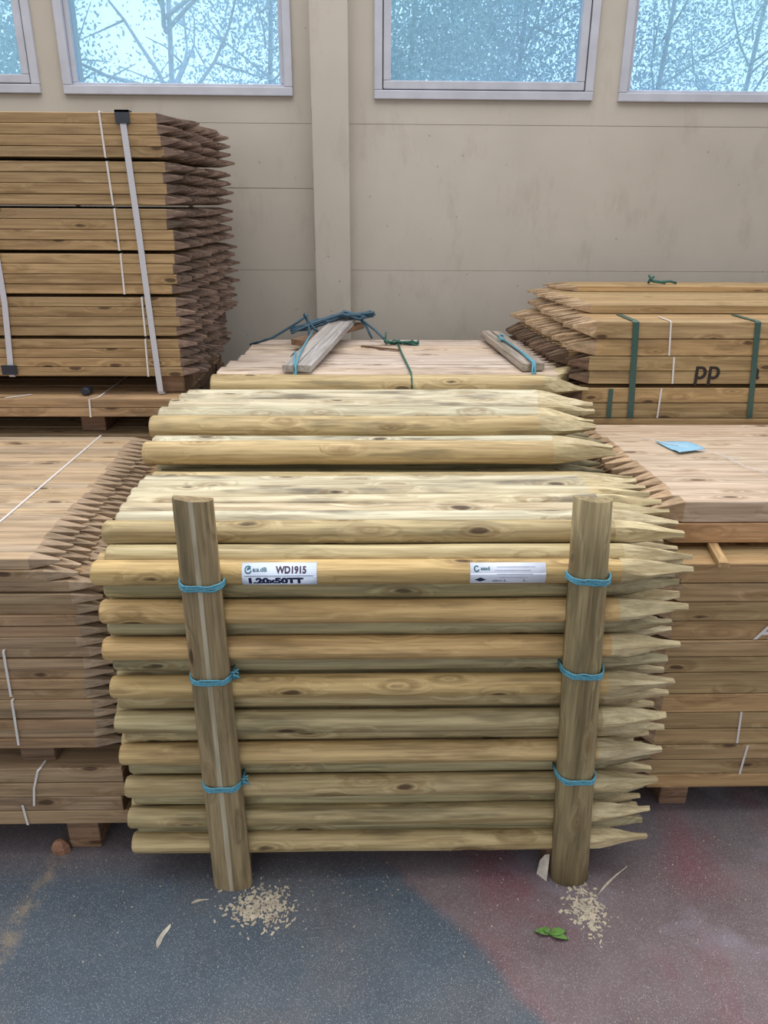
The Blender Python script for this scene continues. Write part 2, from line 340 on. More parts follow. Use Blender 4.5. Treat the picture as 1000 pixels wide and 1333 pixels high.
# ---------------- wooden piece makers ----------------
def round_mesh(name, r, L, tip, seed, mats, flat=0.0, n=20, sq=1.0, bend=1.0):
    rnd = random.Random(seed); mb = MB(); ph = rnd.uniform(0, pi/2); k1, k2 = rnd.uniform(-1, 1)*bend, rnd.uniform(-1, 1)*bend
    lop = [rnd.uniform(.75, 1.25) for _ in range(4)]; ex = rnd.uniform(-.35, .35)*r; ez = rnd.uniform(-.35, .35)*r
    xs = [0, .006] + [L*i/12 for i in range(1, 11)] + [L-tip]
    xs = [x for x in xs if x <= L-tip]; nb = len(xs)
    xs += [L-tip*(1-t) for t in (.12, .25, .4, .55, .7, .85, .96, 1)]
    rings = []
    for i, x in enumerate(xs):
        t = x/L; rr = r*(1+bend*(.02*sin(9*t+seed)+.015*cos(17*t+2*seed)))
        if i == 0: rr = r*.86
        by = .0035*k1*sin(pi*t); bz = .003*k2*sin(pi*t)
        u = max(0, (x-(L-tip))/tip); ring = []
        for a in range(n):
            th = 2*pi*a/n; q = rr
            if u > 0:
                for j in range(4):
                    c = cos(th-ph-j*pi/2)
                    w = rr*(1.02-(.86*u*lop[j] if u*lop[j] < 1 else .86+.04*(u*lop[j]-1)))
                    w = max(w, .0045)
                    if c > .05: q = min(q, w/c)
            y = q*cos(th); z = q*sin(th)*sq
            if flat and z > r*flat: z = r*flat
            ring.append((x, y+by+ex*u, z+bz+ez*u))
        rings.append(ring)
    rmi = [0 if i < nb-1 else 1 for i in range(len(xs)-1)]; rsm = [i < nb-1 for i in range(len(xs)-1)]
    mb.rings(rings, rmi=rmi, rsm=rsm, capmi=1)
    return mb.mesh(name, mats)
def square_mesh(name, w, h, L, tip, seed, mats, blunt=.22, ch=.0016):
    """chamfered square-section stake along +x with a four-sided point; section centred on the axis"""
    rnd = random.Random(seed); mb = MB()
    def sec(x, w, h, c, oy=0, oz=0):
        a, b = w/2, h/2
        return [(x, y+oy, z+oz) for y, z in ((a-c, -b), (a, -b+c), (a, b-c), (a-c, b), (-a+c, b), (-a, b-c), (-a, -b+c), (-a+c, -b))]
    oy, oz = rnd.uniform(-.15, .15)*w, rnd.uniform(-.15, .15)*h
    j = rnd.uniform(.8, 1.15)
    rr = [sec(0, w, h, ch)] + [sec(L*q, w*(1+rnd.uniform(-.01, .01)), h*(1+rnd.uniform(-.012, .012)), ch) for q in (.25, .5, .75)] + [sec(L-tip*j, w, h, ch), sec(L, w*blunt, h*blunt, ch*blunt, oy, oz)]
    mb.rings(rr, sm=False, rmi=[0, 0, 0, 0, 1], capmi=1)
    return mb.mesh(name, mats)
def copy(o, loc=None, **kw):
    c = o.copy(); COL.objects.link(c)
    for k in list(c.keys()): del c[k]
    return c

# ---------------- centre pile of round stakes ----------------
GR = 'round pointed stakes in the centre pile'
LR = 1.25
def variants(key, r, L, tip, mats, cnt, base, **kw): return [round_mesh(key, r, L, tip, base+i, mats, **kw) for i in range(cnt)]
V_tan = variants('round_stake', .026, LR, .155, [M['round_tan'], M['tip']], 4, 10)
V_mix = variants('round_stake', .026, LR, .155, [M['round'], M['tip']], 4, 20)
V_grn = variants('round_stake', .026, LR-.02, .155, [M['round_green'], M['tip_green']], 4, 30)
V_pal = variants('round_stake', .026, LR, .155, [M['round_pale'], M['tip']], 4, 40)
V_big = variants('round_stake', .032, 1.245, .17, [M['round_pale'], M['tip']], 3, 50)
V_bigm = variants('round_stake', .032, 1.245, .17, [M['round'], M['tip']], 3, 60)
V_lab = variants('round_stake', .0262, LR, .155, [M['round_tan'], M['tip']], 1, 33, bend=0, n=32)
rs = random.Random(3)
def put_round(V, x, y, z, label, yaw_=None, group=GR, rx=None):
    o = link('round_stake', rs.choice(V)); o.location = (x, y, z)
    o.rotation_euler = (rs.uniform(0, 2*pi) if rx is None else rx, 0, rs.uniform(-.002, .002) if yaw_ is None else yaw_)
    tag(o, label, 'stake', group); return o
zf = [.829, .738, .647, .549, .455, .366, .272, .18, .102]
zr = [.784, .693, .602, .503, .410, .318, .226, .136]
names_front = ['one', ]
front = []
cond = ['tan', 'tan', 'tan', 'tan', 'mix', 'tan', 'mix', 'mix', 'mix']
rxs = [2.2, None, None, None, None, None, None, None, None]
for i, z in enumerate(zf):
    V = V_lab if i == 0 else (V_tan if cond[i] == 'tan' else V_mix)
    lab = {0: 'tan round stake carrying two paper labels, uppermost in the front face of centre pile',
           8: 'round stake lowest in the front face of the centre pile, just above the floor'}.get(i,
          'round stake bulging in the front face of centre pile, %s down from the labelled one' % ORD[i])
    front.append(put_round(V, -.567 + [0, .006, 0, .004, .002, .002, .003, -.001, 0][i], 1.440, z, lab))
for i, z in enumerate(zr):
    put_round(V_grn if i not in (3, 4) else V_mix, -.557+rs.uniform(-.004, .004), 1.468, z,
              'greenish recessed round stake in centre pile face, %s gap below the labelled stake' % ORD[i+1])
put_round(V_mix, -.55, 1.488, .843, 'round stake in the groove just behind the labelled top stake')
names_b = ['first', 'second', 'third', 'fourth', 'fifth', 'sixth', 'seventh']
for k in range(7):
    put_round(V_mix if k == 0 else V_pal, -.568+rs.uniform(-.006, .008)+(.0 if k < 1 else .012), 1.523+.0525*k, .884 if k < 6 else .876,
              'pale round stake on flat lower top of centre pile, %s behind the post heads' % ORD[k+1] if k else
              'thick pale round stake right behind the labelled stake, one step higher')
# columns buried behind the face
for c in range(1, 8):
    for i in range(9):
        put_round(V_mix, -.565+rs.uniform(-.012, .012), 1.440+.0525*c+.003, zf[i]-.002, 'round stake buried in the front part of centre pile, only its end showing')
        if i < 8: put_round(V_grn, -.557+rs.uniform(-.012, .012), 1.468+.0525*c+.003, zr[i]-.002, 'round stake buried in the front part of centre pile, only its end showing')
put_round(V_mix, -.555, 1.893, .868, 'brownish round stake in the trough before the first raised stake')
put_round(V_bigm[:], -.585, 1.945, .928, 'thick round stake of first raised step, its shadow falling on the lower top', rx=.4)
put_round(V_big, -.575, 2.000, .926, 'narrow strip of round stake between the first and second raised stakes')
put_round(V_bigm, -.60, 2.085, .960, 'knotty round stake of second raised step of centre pile', rx=1.0)
for k, (y, z, x) in enumerate([(2.148, .968, -.59), (2.21, .975, -.575), (2.272, .978, -.56), (2.334, .975, -.55), (2.392, .94, -.545)]):
    put_round(V_big, x, y, z, 'pale round stake between the second and third raised steps, %s from the front' % ORD[k+1])
V_top = variants('round_stake', .035, 1.215, .15, [M['round'], M['tip']], 1, 71)
put_round(V_top, -.497, 2.448, .996, 'thick round stake at the front edge of the topmost layer, under the battens', rx=.6)
V_rail = variants('half_round_rail', .055, 1.17, .06, [M['rail'], M['tip']], 4, 80, flat=.42, sq=1.0)
for k in range(6):
    o = link('half_round_rail', V_rail[k % 4]); o.location = (-.485+.012*k+rs.uniform(-.01, .01), 2.535+.102*k, 1.006+.001*k)
    tag(o, 'flat-topped pale rail on the highest layer of centre pile, %s back under the battens' % ORD[k+1], 'rail', 'flat-topped rails on top of centre pile')
mb = MB()
def prism(mb, x0, x1, y, z, r, n=8, tip=.15):
    mb.rings([[(x, y+q*cos(2*pi*i/n), z+q*sin(2*pi*i/n)) for i in range(n)] for x, q in ((x0, r), (x1-tip, r), (x1, r*.15))], 0, True, rmi=[0, 1], capmi=1)
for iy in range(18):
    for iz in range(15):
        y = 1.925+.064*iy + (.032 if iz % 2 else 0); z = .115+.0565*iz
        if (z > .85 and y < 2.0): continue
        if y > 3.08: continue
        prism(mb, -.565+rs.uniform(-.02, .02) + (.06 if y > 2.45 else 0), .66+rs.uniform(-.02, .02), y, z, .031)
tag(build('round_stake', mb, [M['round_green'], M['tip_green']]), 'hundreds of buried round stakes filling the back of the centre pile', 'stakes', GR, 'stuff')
# bearers
for x, lab in ((-.33, 'squared timber bearer under centre pile behind the left post'), (.475, 'squared timber bearer under centre pile behind the right post')):
    mb = MB(); mb.box(-.035, .035, 1.43, 3.0, 0, .076); o = build('timber_bearer', mb, M['block']); o.location.x = x; tag(o, lab, 'timber', 'bearers under the centre pile')

# labels on the top front stake
def curved(o_me, r, ang0):
    bm = bmesh.new(); bm.from_mesh(o_me)
    for k in range(-16, 17):
        bmesh.ops.bisect_plane(bm, geom=bm.verts[:]+bm.edges[:]+bm.faces[:], plane_co=(0, k*.002, 0), plane_no=(0, 1, 0))
    bm.to_mesh(o_me); bm.free()
    for v in o_me.vertices:
        x, s, h = v.co; a = ang0+s/r; rr = r+h; v.co = (x, -rr*cos(a), rr*sin(a))
def text_mesh(s, size, x, y, mat, sx=1.0, th=.00035, bold=0.0):
    cu = bpy.data.curves.new('t', 'FONT'); cu.body = s; cu.size = size; cu.offset = bold; cu.extrude = 0
    ob = bpy.data.objects.new('t', cu); COL.objects.link(ob); bpy.context.view_layer.update()
    me = bpy.data.meshes.new_from_object(ob.evaluated_get(bpy.context.evaluated_depsgraph_get())); bpy.data.objects.remove(ob)
    for v in me.vertices: v.co = (x+v.co.x*sx, y+v.co.y, th)
    me.materials.clear(); me.materials.append(mat); return me
def label(parent, xw, w, hgt, kind):
    A0 = radians(14); r = .0272; n = 14
    inv = parent.matrix_basis.inverted()
    root_x, ry, rz = xw, 1.440, parent.location.z
    def place(name, me, par=None, lab=None):
        for v in me.vertices: v.co = inv @ Vector((v.co.x+root_x, v.co.y+ry, v.co.z+rz))
        o = link(name, me, par)
        if lab: o['label'] = lab
        return o
    mb = MB(); top = []; 
    for i in range(n+1):
        s = -hgt/2+hgt*i/n; top.append(s)
    b = len(mb.v)
    for s in top: mb.v += [(0, s, 0), (w, s, 0), (0, s, -.0003), (w, s, -.0004)]
    for i in range(n):
        k = b+4*i; mb.face([k, k+1, k+5, k+4], 0, True); mb.face([k+3, k+2, k+6, k+7], 0, True)
        mb.face([k, k+4, k+6, k+2]); mb.face([k+1, k+3, k+7, k+5])
    me = mb.mesh('paper_label', M['paper'] if kind == 'a' else M['paper_white']); curved(me, r, A0)
    p = place('paper_label', me, parent, 'pale blue paper label printed with a code and a size' if kind == 'a' else 'plain white paper label with faint small print')
    def tx(nm, *a, **k):
        me = text_mesh(*a, **k); curved(me, r, A0); return place(nm, me, p)
    def disc(nm, cx, cy, R, rin, mat, a0=0, a1=2*pi, sy=1.0, n=24):
        q = MB()
        for i in range(n+1):
            a = a0+(a1-a0)*i/n; q.v += [(cx+R*cos(a), cy+R*sin(a)*sy, .0003), (cx+rin*cos(a), cy+rin*sin(a)*sy, .0004)]
        for i in range(n): q.face([2*i, 2*i+2, 2*i+3, 2*i+1])
        me = q.mesh(nm, mat); curved(me, r, A0); return place(nm, me, p)
    if kind == 'a':
        disc('logo_ring', .013, .011, .0075, .0052, M['ink_teal'], radians(40), radians(345), 1.2)
        disc('logo_leaf', .0145, .011, .0042, 0, M['ink_teal'], radians(10), radians(200), 1.3)
        tx('printed_text', 'a:s.dB', .0125, .022, .007, M['ink_teal'], sx=1.0, bold=.0003)
        tx('printed_text', 'WD1915', .0205, .070, .0035, M['ink_soft'], sx=.80, bold=.0009)
        q = MB(); q.v = [(.006, -.002, .00035), (.146, -.002, .00035), (.146, -.0032, .00035), (.006, -.0032, .00035)]; q.face([3, 2, 1, 0]); me = q.mesh('rule', M['ink']); curved(me, r, A0); place('printed_rule', me, p)
        tx('printed_text', '1.20x50TT', .0190, .010, -.0205, M['ink'], sx=1.36, bold=.0013)
    else:
        disc('logo_ring', .013, .011, .006, .0035, M['ink_teal'], radians(40), radians(345), 1.2)
        tx('printed_text', 'asad', .011, .021, .008, M['ink_teal'], bold=.0003)
        disc('printed_diamond', .021, -.013, .012, 0, M['ink'], sy=.45, n=4)
        for k, (a, b_) in enumerate(((.055, .135), (.050, .125), (.055, .130), (.06, .12))):
            q = MB(); y = .015-.0075*k; q.v = [(a, y, .00035), (b_, y, .00035), (b_, y-.0011, .00035), (a, y-.0011, .00035)]; q.face([3, 2, 1, 0])
            me = q.mesh('printed_line', M['ink_faint']); curved(me, r, A0); place('printed_line', me, p)
        tx('printed_text', 'abn.L', .009, .046, -.019, M['ink'], sx=1.6)
        tx('printed_text', 'L.', .010, .110, -.018, M['ink'], sx=1.2)
top = front[0]; top.rotation_euler = (0, 0, 0); bpy.context.view_layer.update()
label(top, -.257, .153, .056, 'a'); label(top, .212, .157, .050, 'b')

# posts
def post(x_top, x_bot, prof, H, label_, smooth, yb):
    mb = MB(); rings = []
    for i in range(9):
        t = i/8; z = H*t
        rings.append([(x_bot+(x_top-x_bot)*t+px*(1.10-.17*t)*(1+.02*sin(5*t+px*40)), yb+py*(1+.03*sin(7*t)), z+(0 if i < 8 else -.003*(px/.04))) for px, py in prof])
    mb.rings(rings, sm=smooth)
    if not smooth:
        for k in range(8): mb.mi[k*8+3] = 1
    o = build('bundle_post', mb, [M['post'], M['post_pale']])
    # put origin at the foot and turn grain upright
    me = o.data
    base = Vector((x_bot, yb, 0))
    Rm = Matrix.Rotation(radians(90), 3, 'Y')   # local x becomes up
    for v in me.vertices: v.co = Rm @ (v.co-base)
    o.location = base; o.rotation_euler = (0, radians(-90), 0)
    return tag(o, label_, 'post', 'posts tied to the front of the centre pile')
profL = [(-.042, .001), (-.042, -.013), (-.034, -.022), (-.005, -.029), (.005, -.0295), (.032, -.023), (.041, -.011), (.041, .001)]
profR = [(.0425*cos(a), -.030*sin(a)+.001) for a in [pi-pi*i/12 for i in range(13)]]
post(-.340, -.329, profL, 1.008, 'upright half-round post with a light ridge, tied at left of centre pile', False, 1.412)
post(.447, .495, profR, 1.005, 'upright rounded post tied near pointed ends of centre pile', True, 1.412)
def tie(px, z, rad, label_, knot=True, half=.044, tilt=.0):
    mb = MB(); rt_ = random.Random(int(z*1000)+int(px*100))
    for k in range(4):
        dz = (k-1.5)*.0035; pts = []
        for i in range(17):
            a = pi*i/16
            pts.append((-half*cos(a)*1.03, -(.0325)*min(1, sin(a)*1.25)-.001, z+dz+tilt*(-cos(a))*.5+rt_.uniform(-.0015, .0015)))
        pts = [(-half-.001, .03, z+dz)] + pts + [(half+.001, .03, z+dz)]
        mb.tube([(p[0]+px, p[1]+1.412, p[2]) for p in pts], .0021, 5)
    if knot:
        for k in range(3):
            pts = [(px+half+.004+.012*sin(1.3*i+k), 1.408-.006*cos(i+k)-.004, z+.004*k+.008*cos(1.7*i)) for i in range(6)]
            mb.tube(pts, .0018, 5)
        mb.tube([(px+half, 1.40, z), (px+half+.012, 1.39, z+.012), (px+half+.02, 1.392, z+.004)], .0016, 5)
    o = build('twine_tie', mb, M['twine_blue']); return tag(o, label_, 'twine', 'blue twine ties round the posts')
for z, nm in ((.822, 'upper'), (.598, 'middle'), (.312, 'lowest')): tie(-.34+.011*(1-z), z, 0, '%s turn of blue twine round the left upright post' % nm, nm != 'upper')
for z, nm in ((.832, 'upper'), (.606, 'middle'), (.322, 'lowest')): tie(.447+.048*(1-z), z, 0, '%s turn of blue twine round the right upright post' % nm, False, tilt=-.004)

# battens and twine on top
def bar(name, p0, p1, w, h, mat, label_, cat, group=None, side=(1, 0, 0)):
    p0, p1 = Vector(p0), Vector(p1); L = (p1-p0).length; mb = MB()
    a, b, c = w/2, h/2, .0015
    def sec(x): return [(x, y, z) for y, z in ((a-c, -b), (a, -b+c), (a, b-c), (a-c, b), (-a+c, b), (-a, b-c), (-a, -b+c), (-a+c, -b))]
    mb.rings([sec(0), sec(L*.3), sec(L*.7), sec(L)], sm=False); o = build(name, mb, mat)
    o.location = p0; o.rotation_mode = 'QUATERNION'; o.rotation_quaternion = (p1-p0).to_track_quat('X', 'Z'); tag(o, label_, cat, group); return o
GB = 'battens lying across the top layer'
bar('wooden_batten', (-.252, 2.47, 1.045), (-.115, 3.10, 1.105), .042, .022, M['batten'], 'grey batten at left of the top layer, the left one of its pair', 'batten', GB)
bar('wooden_batten', (-.203, 2.47, 1.045), (-.068, 3.12, 1.107), .048, .022, M['batten'], 'wider grey batten at left of the top layer, the right one of its pair', 'batten', GB)
bar('wooden_batten', (-.26, 2.86, 1.062), (-.03, 3.14, 1.085), .05, .022, M['block'], 'dark batten crossing beneath the grey pair on the top layer', 'batten', GB)
bar('wooden_batten', (.525, 2.49, 1.046), (.468, 3.08, 1.062), .036, .024, M['batten_brown'], 'brown batten at right of the top layer, left one of its pair', 'batten', GB)
bar('wooden_batten', (.565, 2.50, 1.046), (.512, 3.07, 1.062), .034, .024, M['batten_brown'], 'brown batten at right of the top layer, right one of its pair', 'batten', GB)
def twine(name, paths, r, mat, label_, group=None):
    mb = MB()
    for p in paths: mb.tube(p, r, 5)
    return tag(build(name, mb, mat), label_, 'twine', group)
twine('blue_twine', [[(-.228, 2.455, .99), (-.228, 2.458, 1.03), (-.228, 2.462, 1.058), (-.222, 2.6, 1.075), (-.215, 2.7, 1.085), (-.20, 2.9, 1.098)],
                     [(-.233, 2.455, .985), (-.233, 2.458, 1.03), (-.234, 2.462, 1.06), (-.24, 2.6, 1.075), (-.262, 2.68, 1.045)]], .0035, M['twine_blue'], 'light blue twine running along the left grey battens')
G_T = []
rr = random.Random(5)
for k in range(14):
    G_T.append([(-.28+.05*i+rr.uniform(-.015, .015), 3.0+.02*i+rr.uniform(-.03, .03), 1.085+.012*i*(1 if i < 5 else .6)+rr.uniform(-.008, .014)) for i in range(7)])
G_T += [[(-.21, 2.9, 1.045), (-.22, 2.95, 1.12), (-.235, 2.95, 1.155), (-.20, 2.95, 1.10), (-.17, 2.95, 1.08)],
        [(-.45, 3.0, 1.03), (-.36, 2.98, 1.06), (-.27, 2.96, 1.115), (-.22, 2.95, 1.15)],
        [(-.03, 3.1, 1.12), (.0, 3.08, 1.085), (.02, 3.06, 1.045)], [(-.03, 3.1, 1.12), (.03, 3.06, 1.08), (.07, 3.0, 1.05)],
        [(-.28, 2.9, 1.09), (-.20, 2.96, 1.12), (-.10, 3.05, 1.14), (-.02, 3.08, 1.13)]]
twine('tangled_twine', G_T, .0048, M['twine_dark'], 'tangle of dark blue twine over the far ends of the grey battens')
twine('green_twine', [[(.07+.018*i+rr.uniform(-.006, .006), 2.98+rr.uniform(-.02, .02), 1.036+rr.uniform(0, .018)) for i in range(8)] for _ in range(5)] +
      [[(.12, 2.99, 1.04), (.125, 2.8, 1.038), (.135, 2.6, 1.037), (.142, 2.46, 1.035), (.143, 2.425, 1.02), (.143, 2.412, .99)], [(.07, 2.99, 1.04), (.075, 3.0, 1.08)]], .0036, M['twine_green'], 'knotted green twine lying on the rails between both batten pairs')
twine('blue_twine', [[(.546, 2.465, 1.0), (.546, 2.47, 1.04), (.545, 2.485, 1.064), (.53, 2.65, 1.07), (.505, 2.85, 1.075)], [(.536, 2.465, 1.0), (.537, 2.47, 1.04), (.540, 2.485, 1.063), (.53, 2.65, 1.068)],
       [(.50, 2.85, 1.07), (.49, 2.87, 1.09), (.51, 2.88, 1.085), (.50, 2.84, 1.075), (.485, 2.86, 1.08)]], .0038, M['twine_blue'], 'green-blue twine tied over the right brown battens')
bar('wood_strip', (-.02, 2.93, 1.038), (.12, 2.86, 1.036), .012, .006, M['bark_end'], 'thin dark strip lying on the rails beside the grey battens', 'strip')

# ---------------- stacks of square pales ----------------
def stack(name, cat, cells, meshes, top_meshes, labeller, group, stuff_label, mats, dims, limit=300, flip=False, priority=None, seed=1, jit=.01):
    """cells: (col, layer, x_body_end, y, z, is_front, is_top)"""
    rnd = random.Random(seed); cells = sorted(cells, key=priority or (lambda c: (not (c['front'] or c['top']), c['y']-c['z']*.3)))
    L, w, h, tip = dims
    mb = MB(); nst = 0
    for i, c in enumerate(cells):
        x = c['x'] + rnd.uniform(-jit, jit)
        sgn = -1 if flip else 1
        if i < limit:
            ms = (top_meshes if c['top'] else meshes)
            o = link(name, rnd.choice(ms)); o.location = (x-sgn*(L-tip), c['y'], c['z']+c.get('h', h)/2)
            o.rotation_euler = (0, 0, (pi if flip else 0)+rnd.uniform(-.0015, .0015))
            if 'h' in c: o.scale = (1, 1, c['h']/h)
            lab = labeller(c); tag(o, lab, cat, group); c['o'] = o
        else:
            nst += 1; a, b = w/2*.96, c.get('h', h)/2*.96; y, z = c['y'], c['z']+c.get('h', h)/2
            rings = [[(X, y+s*a*q, z+t*b*q) for s, t in ((1, -1), (1, 1), (-1, 1), (-1, -1))] for X, q in ((x-sgn*(L-tip), 1), (x, 1), (x+sgn*tip, .25))]
            if flip: rings = [r[::-1] for r in rings]
            mb.rings(rings, sm=False, rmi=[0, 1], capmi=1)
    if nst: tag(build(name, mb, mats), stuff_label, cat+'s', group, 'stuff')
# left front stack
w1, h1 = .037, .0275; Lp = 1.25
mk = lambda nm, w, h, L, tip, mats, base, n=4, **k: [square_mesh(nm, w*.975, h*.955, L, tip, base+i, mats, **k) for i in range(n)]
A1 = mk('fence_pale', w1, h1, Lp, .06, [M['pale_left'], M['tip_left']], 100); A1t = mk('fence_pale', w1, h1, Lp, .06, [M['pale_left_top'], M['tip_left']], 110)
cells = []
NL, NC = 18, 25
gaps = {3: .003, 6: .003, 9: .004, 12: .003, 15: .004}
zz = .333; zl = []
for l in range(NL):
    zl.append(zz); zz += h1*.97+gaps.get(l+1, 0)
for l in range(NL):
    for c in range(NC):
        t = l == NL-1
        xb = -.635 if l < 8 else -.632
        xb = -.642 + .0015*(NL-l)*.0
        if l >= NL-2: xb = -.725 - .0012*c
        if l == NL-2: xb += .03
        cells.append(dict(c=c, l=l, x=xb, y=1.52+w1*c+(.004 if l % 2 else 0), z=zl[l], front=c == 0, top=t))
def lab1(c):
    if c['top']: return ('worn pale at front edge of the left near stack top, white band crossing behind it' if c['c'] == 0 else 'flat pale on top of the left near stack, %s back from its front edge' % ORD[c['c']+1])
    if c['front']: return 'brown pale in front face of the left near stack, %s layer from the top' % ORD[NL-c['l']]
    return 'pale buried in the left near stack, only its pointed tip showing'
stack('fence_pale', 'pale', cells, A1, A1t, lab1, 'pales of the left near stack', 'remaining pales filling the inside of the left near stack', [M['pale_left'], M['tip_left']], (Lp, w1, h1, .06), limit=140, seed=11, jit=.006)
Z1 = zl[-1]+h1
# low pack under it, blunt ends
lowm = mk('flat_board', .095, .0425, 1.3, .006, [M['pale_left'], M['bark_end']], 120, blunt=.94)
k = 0
for l, (z, xe) in enumerate(((.099, -.585), (.142, -.592), (.185, -.588), (.229, -.584))):
    for c in range(9):
        o = link('flat_board', lowm[(l+c) % 4]); o.location = (xe-1.3+random.uniform(-.004, .004)-(.01 if l % 2 else 0), 1.55+.1*c, z+.0212)
        tag(o, ('flat board in front of the bottom left pack, %s from the floor up' % ORD[l+1]) if c == 0 else 'flat board inside the bottom left pack behind its front boards', 'board', 'boards of the bottom left pack')
def block(x0, x1, y0, y1, z0, z1, label_, mat='block'):
    mb = MB(); mb.box(x0, x1, y0, y1, z0, z1); o = build('timber_block', mb, M[mat]); b = o.modifiers.new('bevel', 'BEVEL'); b.width = .004; b.segments = 2
    tag(o, label_, 'block', 'blocks spacing the stacks')
block(-.765, -.685, 1.525, 2.3, 0, .099, 'dark timber block on the floor under the bottom left pack')
block(-1.5, -1.42, 1.525, 2.3, 0, .099, 'timber block under the outer end of the bottom left pack')
block(-.845, -.762, 1.53, 2.3, .272, .333, 'dark timber block between the bottom left pack and the pales above')
block(-1.5, -1.42, 1.53, 2.3, .272, .333, 'timber block between left packs near their outer end')
# tall left stack
w2, h2 = .038, .0298
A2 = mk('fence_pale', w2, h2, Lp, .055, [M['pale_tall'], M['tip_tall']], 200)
cells = []
packs = [1.013, 1.1425, 1.272, 1.4015, 1.531, 1.6605]
rnd2 = random.Random(8)
for p, z0 in enumerate(packs):
    for l in range(4):
        for c in range(20):
            bulge = .010*sin(c*.9+p*2)+rnd2.uniform(-.012, .016)
            cells.append(dict(c=c, l=l, p=p, x=-.603+(bulge if c else 0)-(.05*(c/20)**2 if p == 0 else 0)+.001*c, y=2.52+w2*c, z=z0+l*h2*1.005+(rnd2.uniform(-.004, .004) if 0 < c and l < 3 else 0), front=c == 0, top=(p == 5 and l == 3)))
def lab2(c):
    pk = ORD[6-c['p']]; ly = ['bottom', 'third', 'second', 'top'][c['l']]
    if c['front']: return 'golden pale in front face of tall left stack, %s layer of the %s pack down' % (ly, pk)
    if c['top']: return 'pale on the very top of the tall left stack, %s back' % ORD[c['c']+1]
    return 'pale inside the %s pack down of the tall left stack, dark tip showing' % pk
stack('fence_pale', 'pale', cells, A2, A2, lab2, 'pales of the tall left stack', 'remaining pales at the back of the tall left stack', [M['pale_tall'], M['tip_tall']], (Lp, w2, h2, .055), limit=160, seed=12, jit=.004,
      priority=lambda c: (not c['front'], c['c'], ))
block(-.685, -.605, 2.53, 3.2, .953, 1.017, 'brown timber block under the tall left stack near its pointed ends')
block(-1.5, -1.42, 2.53, 3.2, .953, 1.017, 'timber block under the tall left stack near its outer end')
# thin pack under the tall stack
low2 = mk('flat_board', .095, .030, 1.25, .006, [M['pale_left'], M['bark_end']], 220, blunt=.94)
for l, z in enumerate((.892, .922)):
    for c in range(8):
        o = link('flat_board', low2[(l*3+c) % 4]); o.location = (-.60-1.25+random.uniform(-.01, .01), 2.492+.098*c, z+.0152)
        tag(o, ('front board of the thin pack beneath the tall left stack, %s of its two layers' % ('lower' if l == 0 else 'upper')) if c == 0 else 'board behind the front one in the thin pack beneath the tall left stack', 'board', 'boards of the thin pack under the tall left stack')
block(-.95, -.87, 2.50, 3.2, .83, .892, 'timber block beneath the thin pack at the back left')
block(-1.6, -1.5, 2.50, 3.2, .83, .892, 'timber block beneath the thin pack at its outer end')
mb = MB()
for c in range(8):
    for l in range(25): mb.box(-1.85, -.62+random.uniform(-.01, .01), 2.5+.097*c-.045, 2.5+.097*c+.045, .0+l*.0332, .0+l*.0332+.0325)
tag(build('flat_board', mb, M['pale_left']), 'hidden boards stacked from the floor beneath the thin back left pack', 'boards', 'boards of the thin pack under the tall left stack', 'stuff')

# right front stack
w3, h3 = .046, .05; L3 = 1.3
A3 = mk('square_stake', w3, h3, L3, .05, [M['stake_right'], M['tip_right']], 300, blunt=.35)
A3o = mk('square_stake', w3, h3, L3, .065, [M['stake_orange'], M['tip_right']], 310, n=2)
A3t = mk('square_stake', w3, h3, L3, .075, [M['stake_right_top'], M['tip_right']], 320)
b3 = [.086, .132, .180, .228, .279, .330, .388, .452, .498, .545, .599, .652, .703, .756]
cells = []
for l in range(13):
    for c in range(17): cells.append(dict(c=c, l=l, x=.752, y=1.645+w3*c, z=b3[l], h=b3[l+1]-b3[l], front=c == 0, top=False, up=0))
def lab3(c):
    if c['front']: return 'square stake in the lower front face of right near stack, %s from the bottom' % ORD[c['l']+1]
    return 'square stake buried in the right near stack, only its blunt end showing'
stack('square_stake', 'stake', cells, A3, A3, lab3, 'square stakes in lower part of the right near stack', 'remaining stakes filling the inside of the lower right near stack', [M['stake_right'], M['tip_right']], (L3, w3, h3, .05), limit=95, flip=True, seed=13, jit=.005)
cells = [dict(c=c, l=l, x=.758-.0028*c, y=1.725+w3*c, z=(.772, .826)[l], h=(.054, .056)[l], front=c == 0, top=l == 1, up=1) for l in range(2) for c in range(15)]
def lab4(c):
    if c['top']: return 'whitish square stake on top of the right near stack, %s' % ('at its front edge' if c['c'] == 0 else ORD[c['c']+1]+' back')
    return 'orange square stake with a rough lower edge under the front top stake' if c['c'] == 0 else 'square stake hidden in the second layer of the right near stack'
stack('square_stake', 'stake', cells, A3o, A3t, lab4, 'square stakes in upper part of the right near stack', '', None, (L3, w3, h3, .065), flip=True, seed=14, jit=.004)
block(.805, .882, 1.655, 2.35, 0, .086, 'timber block on the floor under the right near stack')
block(1.75, 1.83, 1.655, 2.35, 0, .086, 'timber block under the outer end of the right near stack')
bar('wooden_peg', (.868, 1.80, .764), (.826, 1.585, .769), .024, .013, M['stake_right'], 'short flat peg sticking out between the layers of the right near stack', 'peg')
